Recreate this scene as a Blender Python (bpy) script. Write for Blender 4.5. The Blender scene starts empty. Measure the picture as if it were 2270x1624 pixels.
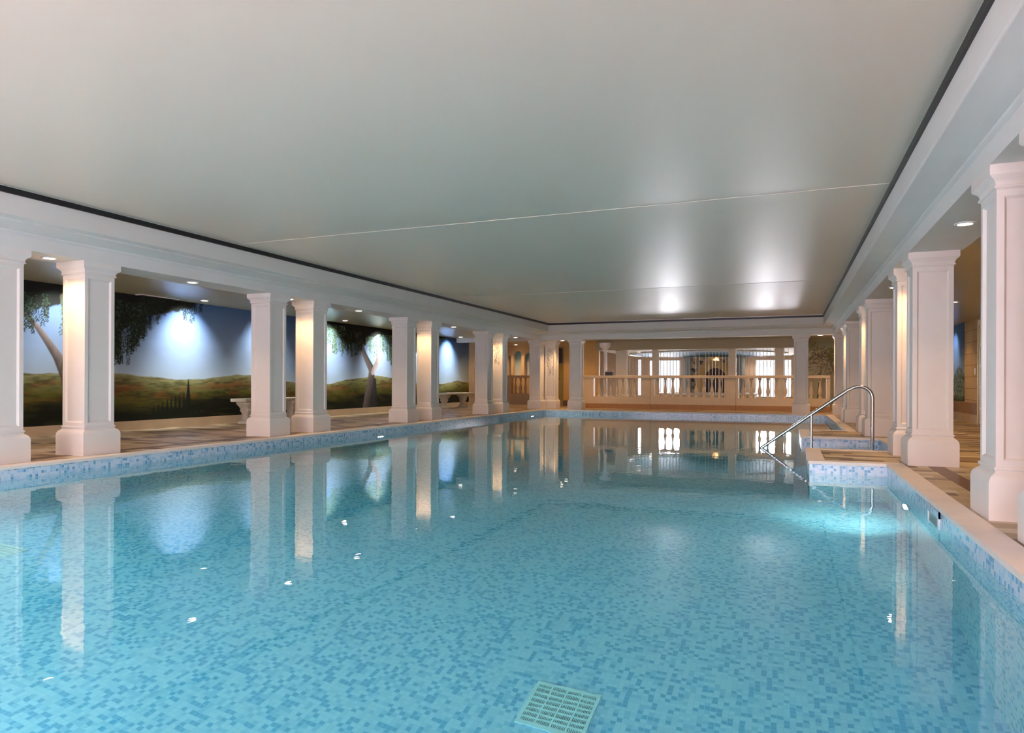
import bpy, bmesh, math, random
import numpy as np
from mathutils import Vector, Matrix
C = bpy.context.scene.collection
S = bpy.context.scene
R = math.radians

# ------------------------------------------------------------------ camera
FX, YAW, V0, ROLL, CAMZ = 1508.6, 0.3846, 847.7, 0.0035, 0.90
cam = bpy.data.cameras.new('camera'); cam.sensor_width = 36.0; cam.lens = FX/2270*36
cam.shift_y = (V0-812)/2270; cam.clip_start = 0.05; cam.clip_end = 200
co = bpy.data.objects.new('camera', cam); C.objects.link(co); S.camera = co
fwd = Vector((-math.sin(YAW), math.cos(YAW), 0)); rgt = Vector((math.cos(YAW), math.sin(YAW), 0)); up = Vector((0, 0, 1))
r2 = rgt*math.cos(ROLL) + up*math.sin(ROLL); u2 = up*math.cos(ROLL) - rgt*math.sin(ROLL)
mt = Matrix((r2, u2, -fwd)).transposed().to_4x4(); mt.translation = (0, 0, CAMZ); co.matrix_world = mt

# ------------------------------------------------------------------ world, colour, daylight
S.view_settings.view_transform = 'Standard'; S.view_settings.look = 'None'
S.view_settings.gamma = 1.0; S.view_settings.exposure = 0.13; S.view_settings.use_curve_mapping = False
S.cycles.max_bounces = 8; S.cycles.diffuse_bounces = 4; S.cycles.glossy_bounces = 4
S.cycles.use_adaptive_sampling = True; S.cycles.adaptive_threshold = 0.03; S.cycles.adaptive_min_samples = 16
S.cycles.transmission_bounces = 8; S.cycles.transparent_max_bounces = 8
S.cycles.caustics_reflective = False; S.cycles.caustics_refractive = True
S.cycles.sample_clamp_indirect = 60.0; S.cycles.blur_glossy = 0.5
S.cycles.use_light_tree = False; S.cycles.use_denoising = True; S.cycles.denoiser = 'OPENIMAGEDENOISE'
w = bpy.data.worlds.new('world'); S.world = w; w.use_nodes = True
w.node_tree.nodes['Background'].inputs[0].default_value = (0.9, 0.93, 1.0, 1); w.node_tree.nodes['Background'].inputs[1].default_value = 1.0

def area(name, loc, rot, sx, sy, power, col, spread=180):
    l = bpy.data.lights.new(name, 'AREA'); l.shape = 'RECTANGLE'; l.size = sx; l.size_y = sy; l.energy = power; l.color = col
    l.spread = R(spread)
    o = bpy.data.objects.new(name, l); C.objects.link(o); o.location = loc; o.rotation_euler = rot
    return o
# daylight through the tall windows behind the camera and through the garden windows of the far room
DAY = (1.0, 0.80, 0.92)
for x in (-8.2, -5.2, -2.2, 0.8):
    area('window_daylight', (x, -2.35, 1.45), (R(90), 0, 0), 2.2, 1.9, 212, DAY)
area('garden_daylight', (-5.15, 31.45, 1.12), (R(-90), 0, 0), 1.5, 1.8, 120, (0.97, 0.93, 1.0), 75)
area('garden_daylight', (-0.56, 31.45, 1.12), (R(-90), 0, 0), 1.6, 1.8, 120, (0.97, 0.93, 1.0), 75)
area('garden_daylight', (-6.30, 31.45, 1.2), (R(-90), 0, 0), 0.25, 1.9, 10, (0.97, 0.93, 1.0), 75)

# ------------------------------------------------------------------ helpers
def tag(o, label=None, cat=None, group=None, kind=None):
    if label: o['label'] = label
    if cat: o['category'] = cat
    if group: o['group'] = group
    if kind: o['kind'] = kind
    return o
def empty(name, loc, label, cat, group=None, rz=0):
    o = bpy.data.objects.new(name, None); C.objects.link(o); o.location = loc; o.rotation_euler = (0, 0, rz); o.empty_display_size = .1
    return tag(o, label, cat, group)
class MB:
    def __init__(s): s.v = []; s.f = []
    def add(s, v, f):
        n = len(s.v); s.v += [tuple(p) for p in v]; s.f += [tuple(n+i for i in q) for q in f]; return s
    def box(s, x0, x1, y0, y1, z0, z1):
        return s.add([(x0,y0,z0),(x1,y0,z0),(x1,y1,z0),(x0,y1,z0),(x0,y0,z1),(x1,y0,z1),(x1,y1,z1),(x0,y1,z1)],
              [(0,3,2,1),(4,5,6,7),(0,1,5,4),(1,2,6,5),(2,3,7,6),(3,0,4,7)])
    def loft(s, rings, cap=True):            # rings: lists of points, equal count
        n = len(rings[0]); v = [p for r in rings for p in r]; f = []
        for i in range(len(rings)-1):
            for j in range(n): f.append((i*n+j, i*n+(j+1)%n, (i+1)*n+(j+1)%n, (i+1)*n+j))
        if cap: f.append(tuple(range(n-1,-1,-1))); f.append(tuple((len(rings)-1)*n+j for j in range(n)))
        return s.add(v, f)
    def squares(s, prof, cx=0, cy=0):
        return s.loft([[(cx-h,cy-h,z),(cx+h,cy-h,z),(cx+h,cy+h,z),(cx-h,cy+h,z)] for h, z in prof])
    def lathe(s, prof, cx=0, cy=0, n=20, cap=True):
        return s.loft([[(cx+r*math.cos(2*math.pi*j/n), cy+r*math.sin(2*math.pi*j/n), z) for j in range(n)] for r, z in prof], cap)
    def tube(s, pts, r, n=10):
        pts = [Vector(p) for p in pts]; rings = []; ref = None
        for i, p in enumerate(pts):
            t = (pts[min(i+1,len(pts)-1)] - pts[max(i-1,0)]).normalized()
            if ref is None: ref = t.orthogonal().normalized()
            a = (ref - t*ref.dot(t)).normalized(); ref = a; b = t.cross(a)
            rr = r[i] if isinstance(r, (list, tuple)) else r
            rings.append([tuple(p + a*rr*math.cos(2*math.pi*j/n) + b*rr*math.sin(2*math.pi*j/n)) for j in range(n)])
        return s.loft(rings)
    def extrude_y(s, prof, y0, y1):           # prof (x,z) polygon
        n = len(prof)
        return s.loft([[(x,y0,z) for x,z in prof],[(x,y1,z) for x,z in prof]])
    def build(s, name, mat, parent=None, bevel=0, smooth=False, loc=None):
        me = bpy.data.meshes.new(name); me.from_pydata(s.v, [], s.f)
        bm = bmesh.new(); bm.from_mesh(me); bmesh.ops.recalc_face_normals(bm, faces=bm.faces)
        if bevel: bmesh.ops.bevel(bm, geom=bm.edges[:], offset=bevel, segments=2, profile=.6, affect='EDGES', clamp_overlap=True)
        bm.to_mesh(me); bm.free()
        me.materials.append(mat)
        o = bpy.data.objects.new(name, me); C.objects.link(o)
        if parent: o.parent = parent
        if loc: o.location = loc
        if smooth:
            for p in me.polygons: p.use_smooth = True
            try: me.set_sharp_from_angle(angle=R(38))
            except Exception: pass
        return o
def copy_tree(o, parent=None):
    c = o.copy(); C.objects.link(c)
    if parent: c.parent = parent
    for ch in list(o.children): copy_tree(ch, c)
    return c
def struct(mb, name, mat, **k):
    return tag(mb.build(name, mat, **k), kind='structure')

# ------------------------------------------------------------------ materials
def newmat(name):
    m = bpy.data.materials.new(name); m.use_nodes = True
    return m, m.node_tree.nodes, m.node_tree.links, m.node_tree.nodes['Principled BSDF']
def plain(name, col, rough=.6, metal=0, spec=.5, noise=0, scale=8, emit=None, estr=0, bump=0):
    m, N, L, p = newmat(name)
    p.inputs['Base Color'].default_value = (*col, 1); p.inputs['Roughness'].default_value = rough
    p.inputs['Metallic'].default_value = metal; p.inputs['Specular IOR Level'].default_value = spec
    if noise or bump:
        tc = N.new('ShaderNodeTexCoord'); nz = N.new('ShaderNodeTexNoise'); nz.inputs['Scale'].default_value = scale; nz.inputs['Detail'].default_value = 5
        L.new(tc.outputs['Object'], nz.inputs['Vector'])
        if noise:
            mr = N.new('ShaderNodeMapRange'); mr.inputs[1].default_value = .3; mr.inputs[2].default_value = .7
            mr.inputs[3].default_value = 1-noise; mr.inputs[4].default_value = 1+noise*.5
            vm = N.new('ShaderNodeVectorMath'); vm.operation = 'SCALE'; vm.inputs[0].default_value = col
            L.new(nz.outputs['Fac'], mr.inputs[0]); L.new(mr.outputs[0], vm.inputs['Scale']); L.new(vm.outputs[0], p.inputs['Base Color'])
        if bump:
            b = N.new('ShaderNodeBump'); b.inputs['Strength'].default_value = bump; b.inputs['Distance'].default_value = .01
            L.new(nz.outputs['Fac'], b.inputs['Height']); L.new(b.outputs[0], p.inputs['Normal'])
    if emit:
        p.inputs['Emission Color'].default_value = (*emit, 1); p.inputs['Emission Strength'].default_value = estr; m.cycles.emission_sampling = 'NONE'
    return m
def cells(name, size, ramp, grout, gw, rough=.3, off=(.0137,.0071,.0093), rowshift=False, spec=.5):
    """small tiles: every cell of a grid gets its own colour from the ramp, grout lines between"""
    m, N, L, p = newmat(name)
    tc = N.new('ShaderNodeTexCoord')
    ad = N.new('ShaderNodeVectorMath'); ad.operation = 'ADD'; ad.inputs[1].default_value = off; L.new(tc.outputs['Object'], ad.inputs[0])
    dv = N.new('ShaderNodeVectorMath'); dv.operation = 'DIVIDE'; dv.inputs[1].default_value = size; L.new(ad.outputs[0], dv.inputs[0])
    src = dv.outputs[0]
    if rowshift:
        sp = N.new('ShaderNodeSeparateXYZ'); L.new(src, sp.inputs[0])
        fl = N.new('ShaderNodeMath'); fl.operation = 'FLOOR'; L.new(sp.outputs[1], fl.inputs[0])
        wn = N.new('ShaderNodeTexWhiteNoise'); wn.noise_dimensions = '1D'; L.new(fl.outputs[0], wn.inputs['W'])
        a = N.new('ShaderNodeMath'); a.operation = 'ADD'; L.new(sp.outputs[0], a.inputs[0]); L.new(wn.outputs['Value'], a.inputs[1])
        cb = N.new('ShaderNodeCombineXYZ'); L.new(a.outputs[0], cb.inputs[0]); L.new(sp.outputs[1], cb.inputs[1]); L.new(sp.outputs[2], cb.inputs[2])
        src = cb.outputs[0]
    fl3 = N.new('ShaderNodeVectorMath'); fl3.operation = 'FLOOR'; L.new(src, fl3.inputs[0])
    fr = N.new('ShaderNodeVectorMath'); fr.operation = 'SUBTRACT'; L.new(src, fr.inputs[0]); L.new(fl3.outputs[0], fr.inputs[1])
    wn = N.new('ShaderNodeTexWhiteNoise'); wn.noise_dimensions = '3D'; L.new(fl3.outputs[0], wn.inputs['Vector'])
    cr = N.new('ShaderNodeValToRGB'); cr.color_ramp.interpolation = 'CONSTANT'
    e = cr.color_ramp.elements; e[0].position = 0; e[0].color = (*ramp[0][1], 1); e[1].position = ramp[1][0]; e[1].color = (*ramp[1][1], 1)
    for pos, c in ramp[2:]:
        k = e.new(pos); k.color = (*c, 1)
    L.new(wn.outputs['Value'], cr.inputs[0])
    # distance to cell border, using the geometric normal so the axis across the surface is ignored
    geo = N.new('ShaderNodeNewGeometry'); ab = N.new('ShaderNodeVectorMath'); ab.operation = 'ABSOLUTE'; L.new(geo.outputs['True Normal'], ab.inputs[0])
    sb = N.new('ShaderNodeVectorMath'); sb.operation = 'SUBTRACT'; L.new(fr.outputs[0], sb.inputs[0]); sb.inputs[1].default_value = (.5,.5,.5)
    ab2 = N.new('ShaderNodeVectorMath'); ab2.operation = 'ABSOLUTE'; L.new(sb.outputs[0], ab2.inputs[0])
    sub = N.new('ShaderNodeVectorMath'); sub.operation = 'SUBTRACT'; L.new(ab2.outputs[0], sub.inputs[0]); L.new(ab.outputs[0], sub.inputs[1])
    thr = N.new('ShaderNodeVectorMath'); thr.operation = 'SUBTRACT'; L.new(sub.outputs[0], thr.inputs[0])
    thr.inputs[1].default_value = tuple(.5 - gw/s for s in size)
    s3 = N.new('ShaderNodeSeparateXYZ'); L.new(thr.outputs[0], s3.inputs[0])
    m1 = N.new('ShaderNodeMath'); m1.operation = 'MAXIMUM'; L.new(s3.outputs[0], m1.inputs[0]); L.new(s3.outputs[1], m1.inputs[1])
    m2 = N.new('ShaderNodeMath'); m2.operation = 'MAXIMUM'; L.new(m1.outputs[0], m2.inputs[0]); L.new(s3.outputs[2], m2.inputs[1])
    gt = N.new('ShaderNodeMath'); gt.operation = 'GREATER_THAN'; gt.inputs[1].default_value = 0; L.new(m2.outputs[0], gt.inputs[0])
    mx = N.new('ShaderNodeMix'); mx.data_type = 'RGBA'; L.new(gt.outputs[0], mx.inputs[0]); L.new(cr.outputs[0], mx.inputs[6]); mx.inputs[7].default_value = (*grout, 1)
    L.new(mx.outputs[2], p.inputs['Base Color']); p.inputs['Roughness'].default_value = rough; p.inputs['Specular IOR Level'].default_value = spec
    return m
def vcol(name, rough=.7):
    m, N, L, p = newmat(name); a = N.new('ShaderNodeAttribute'); a.attribute_name = 'paint'
    L.new(a.outputs['Color'], p.inputs['Base Color']); p.inputs['Roughness'].default_value = rough; p.inputs['Specular IOR Level'].default_value = .2
    return m

m_stone = plain('cast_stone', (.78,.73,.69), .62, noise=.04, scale=3, spec=.35)
m_beam = plain('beam_plaster', (.72,.71,.68), .7, noise=.03, scale=2, spec=.3)
m_ceil = plain('stretch_ceiling', (.76,.65,.535), .44, spec=.9)
m_aisle = plain('aisle_ceiling', (.54,.49,.31), .28, spec=.8)
m_wall = plain('cream_plaster', (.74,.62,.42), .7, noise=.05, scale=2)
m_ochre = plain('ochre_plaster', (.66,.42,.16), .7, noise=.08, scale=2)
m_pink = plain('pink_plaster', (.74,.58,.46), .7, noise=.05, scale=2)
m_skirt = plain('skirting_stone', (.47,.35,.22), .5, noise=.1, scale=4)
m_brown = plain('brown_inlay', (.16,.075,.035), .4, noise=.2, scale=6)
m_black = plain('black_trim', (.012,.012,.014), .4)
m_bead = plain('aluminium_bead', (.75,.73,.7), .35, metal=.6)
m_cope = plain('coping_stone', (.82,.72,.66), .5, noise=.06, scale=5)
m_white = plain('white_plastic', (.85,.85,.87), .4)
m_steel = plain('polished_steel', (.72,.72,.72), .16, metal=1)
m_bal = plain('balustrade_stone', (.66,.54,.38), .65, noise=.06, scale=5)
m_fill = plain('far_plaster', (.66,.6,.48), .7, noise=.04, scale=2)
m_drab = plain('drab_plaster', (.40,.35,.24), .8, spec=.2)
m_rust = plain('rust_skirting', (.40,.21,.08), .6, noise=.1, scale=4)
m_ivy = plain('ivy_paint', (.40,.42,.40), .8)
m_blue = plain('blue_paint', (.05,.13,.20), .8, spec=.1)
m_bluepil = plain('blue_grey_pillar', (.30,.36,.40), .6)
m_olive = plain('olive_door_paint', (.33,.26,.08), .5, noise=.1, scale=3)
m_dark = plain('dark_panel', (.035,.025,.03), .35)
m_gold = plain('gilded_frame', (.62,.5,.2), .4, metal=.3)
m_bench = plain('bench_stone', (.62,.58,.47), .7, noise=.12, scale=12, bump=.3)
m_lens = plain('lamp_lens', (1,.9,.8), .4, emit=(1,.80,.66), estr=14)
m_plens = plain('pool_lamp_lens', (1,.9,.85), .4, emit=(1,.90,.82), estr=9)
m_block = cells('stone_blocks', (.5,.62,.27), [(0,(.50,.36,.20)),(.4,(.54,.40,.23)),(.7,(.46,.33,.18))], (.25,.17,.10), .006, .7, rowshift=False)
m_mos = cells('pool_mosaic', (.0316,.0316,.0316), [(0,(.60,.68,.80)),(.42,(.38,.56,.76)),(.66,(.16,.38,.60)),(.86,(.46,.62,.80))], (.62,.70,.80), .0016, .2)
m_floor_mos = cells('pool_floor_mosaic', (.031,.031,.031), [(0,(.42,.66,.88)),(.36,(.27,.54,.80)),(.52,(.15,.42,.72)),(.78,(.36,.61,.85))], (.34,.58,.82), .0016, .3)
m_tile = cells('deck_tiles', (.47,.165,1), [(0,(.50,.39,.24)),(.22,(.42,.32,.19)),(.4,(.60,.51,.38)),(.55,(.25,.165,.09)),(.70,(.47,.36,.20)),(.84,(.16,.10,.06))], (.28,.22,.15), .003, .45, rowshift=True)
m_plat = m_tile
m_rubble, N, L, p = newmat('rubble_stone')
tc = N.new('ShaderNodeTexCoord'); vo = N.new('ShaderNodeTexVoronoi'); vo.inputs['Scale'].default_value = 6.5; L.new(tc.outputs['Object'], vo.inputs['Vector'])
cr = N.new('ShaderNodeValToRGB'); cr.color_ramp.interpolation = 'CONSTANT'; e = cr.color_ramp.elements
e[0].color = (.62,.48,.28,1); e[1].position = .82; e[1].color = (.08,.06,.04,1); k = e.new(.5); k.color = (.45,.33,.18,1)
sx = N.new('ShaderNodeSeparateXYZ'); L.new(vo.outputs['Color'], sx.inputs[0]); L.new(sx.outputs[0], cr.inputs[0]); L.new(cr.outputs[0], p.inputs['Base Color'])
# window glass: clear pane with a mirror share
def glassy(name, tint=(1,1,1), share=.06):
    m = bpy.data.materials.new(name); m.use_nodes = True; N = m.node_tree.nodes; L = m.node_tree.links; N.clear()
    t = N.new('ShaderNodeBsdfTransparent'); t.inputs[0].default_value = (*tint,1); g = N.new('ShaderNodeBsdfGlossy'); g.inputs['Roughness'].default_value = .02
    mx = N.new('ShaderNodeMixShader'); mx.inputs[0].default_value = share; o = N.new('ShaderNodeOutputMaterial')
    L.new(t.outputs[0], mx.inputs[1]); L.new(g.outputs[0], mx.inputs[2]); L.new(mx.outputs[0], o.inputs[0]); return m
m_glass = glassy('window_glass')
# water: real refraction, a faint green absorption, very small ripples
m_water = bpy.data.materials.new('pool_water'); m_water.use_nodes = True; N = m_water.node_tree.nodes; L = m_water.node_tree.links; N.clear()
g = N.new('ShaderNodeBsdfGlass'); g.inputs['IOR'].default_value = 1.333; g.inputs['Roughness'].default_value = 0.0; g.inputs['Color'].default_value = (1,1,1,1)
va = N.new('ShaderNodeVolumeAbsorption'); va.inputs['Color'].default_value = (.05,.95,.81,1); va.inputs['Density'].default_value = .16
o_ = N.new('ShaderNodeOutputMaterial'); L.new(g.outputs[0], o_.inputs['Surface']); L.new(va.outputs[0], o_.inputs['Volume'])
tc = N.new('ShaderNodeTexCoord'); n1 = N.new('ShaderNodeTexNoise'); n1.inputs['Scale'].default_value = 5.5; n1.inputs['Detail'].default_value = 2
L.new(tc.outputs['Object'], n1.inputs['Vector']); b = N.new('ShaderNodeBump'); b.inputs['Strength'].default_value = .55; b.inputs['Distance'].default_value = .0016
L.new(n1.outputs['Fac'], b.inputs['Height']); L.new(b.outputs[0], g.inputs['Normal'])

# ------------------------------------------------------------------ key dimensions (metres, deck surface is z = 0)
XL, XR = -7.816, 1.235            # pool-side faces of the two column rows
PL, PR, PN, PF = -7.54, 1.037, .55, 21.5
WL, WR = -11.2, 3.97              # outer walls of the aisles
ZB, ZC, ZAL, ZAR, ZW, ZP = 2.351, 2.90, 2.50, 2.40, -.135, -1.9
CW = .49
# ------------------------------------------------------------------ floor, basin, coping, water
fl = MB()
for (x0,x1,y0,y1) in [(WL,-7.71,-2.2,27.4),(-7.71,1.207,-2.2,.38),(-7.71,WR,21.67,31.2),(1.57,WR,-2.2,21.67),(1.207,1.57,-2.2,10.17),(1.207,1.57,12.77,21.67),
                      (.41,1.207,8.79,10.17),(.39,1.207,12.77,14.33)]:
    fl.box(x0,x1,y0,y1,-.05,0)
struct(fl, 'floor', m_tile)
inner = [(PL,PN),(PR,PN),(PR,8.62),(.24,8.62),(.24,10.34),(1.40,10.34),(1.40,12.6),(.22,12.6),(.22,14.5),(PR,14.5),(PR,PF),(PL,PF)]
outer = [(-7.71,.38),(1.207,.38),(1.207,8.79),(.41,8.79),(.41,10.17),(1.57,10.17),(1.57,12.77),(.39,12.77),(.39,14.33),(1.207,14.33),(1.207,21.67),(-7.71,21.67)]
nose = [(PL+.012,PN+.012),(PR-.012,PN+.012),(PR-.012,8.608),(.228,8.608),(.228,10.352),(1.388,10.352),(1.388,12.588),(.208,12.588),(.208,14.512),(PR-.012,14.512),(PR-.012,PF-.012),(PL+.012,PF-.012)]
cp = MB(); n = len(inner)
for i in range(n):
    j = (i+1) % n; a, b_, c, d = nose[i], nose[j], outer[j], outer[i]
    z0, z1 = -.028, .006
    cp.add([(*a,z0),(*b_,z0),(*c,z0),(*d,z0),(*a,z1),(*b_,z1),(*c,z1),(*d,z1)], [(0,1,5,4),(4,5,6,7),(2,3,7,6),(0,3,2,1)])
struct(cp, 'trim_1', m_cope)
bs = MB()
bs.add([(x,y,-.028) for x,y in inner]+[(x,y,ZP) for x,y in inner], [(i,(i+1)%n,n+(i+1)%n,n+i) for i in range(n)])
wl = struct(bs, 'wall_pool', m_mos)
pf = MB(); pf.box(PL-.05,1.45,PN-.05,PF+.05,ZP-.1,ZP)
struct(pf, 'floor_pool', m_floor_mos)
st = MB()
for k in range(5): st.box(-.1+.3*k-.001 if k < 4 else 1.1, 1.40-.002, 10.345, 12.595, ZP+.001 if k == 0 else -1.26+.25*(k-1), -1.26+.25*k)
tag(st.build('pool_steps', m_floor_mos), 'blue mosaic entry steps under water between the two platforms', 'steps')
# water surface follows the basin outline
wm = MB(); e_ = .001
wo = [(PL+e_,PN+e_),(PR-e_,PN+e_),(PR-e_,8.62-e_),(.24-e_,8.62-e_),(.24-e_,10.34+e_),(1.40-e_,10.34+e_),(1.40-e_,12.6-e_),(.22-e_,12.6-e_),(.22-e_,14.5+e_),(PR-e_,14.5+e_),(PR-e_,PF-e_),(PL+e_,PF-e_)]
wm.add([(x,y,ZW) for x,y in wo], [tuple(range(n))])
wt = wm.build('pool_water', m_water)
tag(wt, 'calm clear turquoise water filling the swimming pool', 'water', kind='stuff')
if wt.data.polygons[0].normal.z < 0:
    wt.data.flip_normals()
# brown inlay lines in the deck
for x0,x1,y0,y1 in [(1.42,1.58,-2.2,8.6),(1.62,1.76,10.4,21.9),(-8.14,-8.0,-2.2,21.9)]:
    struct(MB().box(x0,x1,y0,y1,-.01,.0015), 'trim_2', m_brown)

# ------------------------------------------------------------------ walls and ceilings
def mural_wall():
    pass
struct(MB().box(WL-.2,WL,-2.3,27.6,0,2.6), 'wall_left', m_wall)
# back wall with four daylight windows, behind the camera
bw = MB(); xs = [-9.3,-7.1,-6.3,-4.1,-3.3,-1.1,-.3,1.9]
bw.box(WL-.2,WR+.2,-2.35,-2.2,0,.5); bw.box(WL-.2,WR+.2,-2.35,-2.2,2.4,3.2)
ed = [WL-.2]+xs+[WR+.2]
for i in range(0,len(ed),2): bw.box(ed[i],ed[i+1],-2.35,-2.2,.5,2.4)
struct(bw, 'wall_back', m_wall)
wr = MB(); wr.box(WR,WR+.2,-2.3,31.3,0,2.6)
struct(wr, 'wall_right', m_block)
cl = MB(); seams = [-5.7,.99,7.69,14.39,21.65]; nx_, ny_ = 40, 24      # stretched membrane: every panel sags a little between its seams
xs_ = [-7.42+8.37*(.5-.5*math.cos(math.pi*i/nx_)) for i in range(nx_+1)]; ys_ = []
for a_, b_ in zip(seams, seams[1:]): ys_ += [(a_+(b_-a_)*k/ny_, 1-(2*k/ny_-1)**2) for k in range(ny_)]
ys_.append((seams[-1],0))
cl.add([(x,y,ZC-.045*s_*(1-abs((x+3.235)/4.185)**10)) for y,s_ in ys_ for x in xs_], [(j*(nx_+1)+i,j*(nx_+1)+i+1,(j+1)*(nx_+1)+i+1,(j+1)*(nx_+1)+i) for j in range(len(ys_)-1) for i in range(nx_)])
struct(cl, 'ceiling', m_ceil, smooth=True)
struct(MB().box(-7.6,1.14,-2.3,21.95,ZC+.1,ZC+.2), 'ceiling_slab', m_fill)
struct(MB().box(WL-.1,XL-.3,-2.3,24.1,ZAL,ZAL+.1), 'ceiling_left_aisle', m_aisle)
struct(MB().box(XR+.3,WR+.1,-2.3,22.2,ZAR,ZAR+.1), 'ceiling_right_aisle', m_aisle)
struct(MB().box(XL-.3,WR+.1,22.3,24.1,ZAL,ZAL+.1).box(WL,-6.45,24.1,31.3,ZAL,ZAL+.1).box(.62,WR+.1,24.1,31.3,ZAL,ZAL+.1), 'ceiling_far_aisle', m_aisle)
struct(MB().box(-6.45,.62,24.1,31.3,2.08,2.6), 'ceiling_spa', m_drab)
# ceiling seams of the stretched panels
for y in (1.0,7.69,14.39):
    s_ = MB().tube([(-7.42,y,ZC-.001),(.96,y,ZC-.001)], .0035, 6)
    struct(s_, 'trim_3', m_ceil)
# beams: profile with a stepped cornice on the pool side
def beam_profile(xo, sgn):     # xo = pool-side face of the columns; sgn +1 when the pool lies to +x
    f = lambda d, z: (xo + sgn*d, z)
    return [f(-.52,ZB), f(0,ZB), f(0,2.50), f(.03,2.515), f(.03,2.535), f(.10,2.548), f(.17,2.565), f(.24,2.58), f(.27,2.585), f(.27,2.60), f(.385,2.615), f(.385,ZC+.02), f(.2,ZC+.12), f(-.52,ZC+.12)]
prof = beam_profile(XL, 1); struct(MB().extrude_y(prof, -2.2, 22.3), 'trim_4', m_beam)
prof = beam_profile(XR, -1); prof = [(x + (.11 if abs(x-XR) > .3 and x < XR else 0), z) for x, z in prof]
struct(MB().extrude_y(prof, -2.2, 22.3), 'trim_5', m_beam)
yf = 21.95
fb = [(yf+.52,ZB),(yf,ZB),(yf,2.50),(yf-.03,2.515),(yf-.03,2.535),(yf-.1,2.55),(yf-.2,2.575),(yf-.25,2.585),(yf-.25,2.6),(yf-.35,2.615),(yf-.35,ZC+.02),(yf-.2,ZC+.12),(yf+.52,ZC+.12)]
struct(MB().loft([[(XL,y,z) for y,z in fb],[(XR,y,z) for y,z in fb]]), 'trim_6', m_beam)
struct(MB().box(WL,XL-.5,22.25,22.5,ZB,2.6).box(XR+.5,WR,22.2,22.5,2.3,2.6), 'trim_7', m_beam)
# black shadow-gap rail round the ceiling with a thin metal bead on top
x0, x1, y1 = -7.431, .96, 21.6
struct(MB().box(x0,x0+.022,-2.2,y1,ZC-.072,ZC-.010).box(x1-.022,x1,-2.2,y1,ZC-.072,ZC-.010).box(x0,x1,y1-.022,y1,ZC-.072,ZC-.010), 'trim_8', m_black)
struct(MB().box(x0+.002,x0+.03,-2.2,y1,ZC-.012,ZC-.004).box(x1-.024,x1-.002,-2.2,y1,ZC-.012,ZC-.004).box(x0,x1,y1-.03,y1-.002,ZC-.012,ZC-.004), 'trim_9', m_bead)
# skirting
struct(MB().box(WL,WL+.03,-2.2,23.2,0,.17), 'baseboard_left', m_skirt)
struct(MB().box(WR-.03,WR,-2.2,16.3,0,.2).box(WR-.03,WR,17.95,22.6,0,.2), 'baseboard_right', m_skirt)

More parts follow.
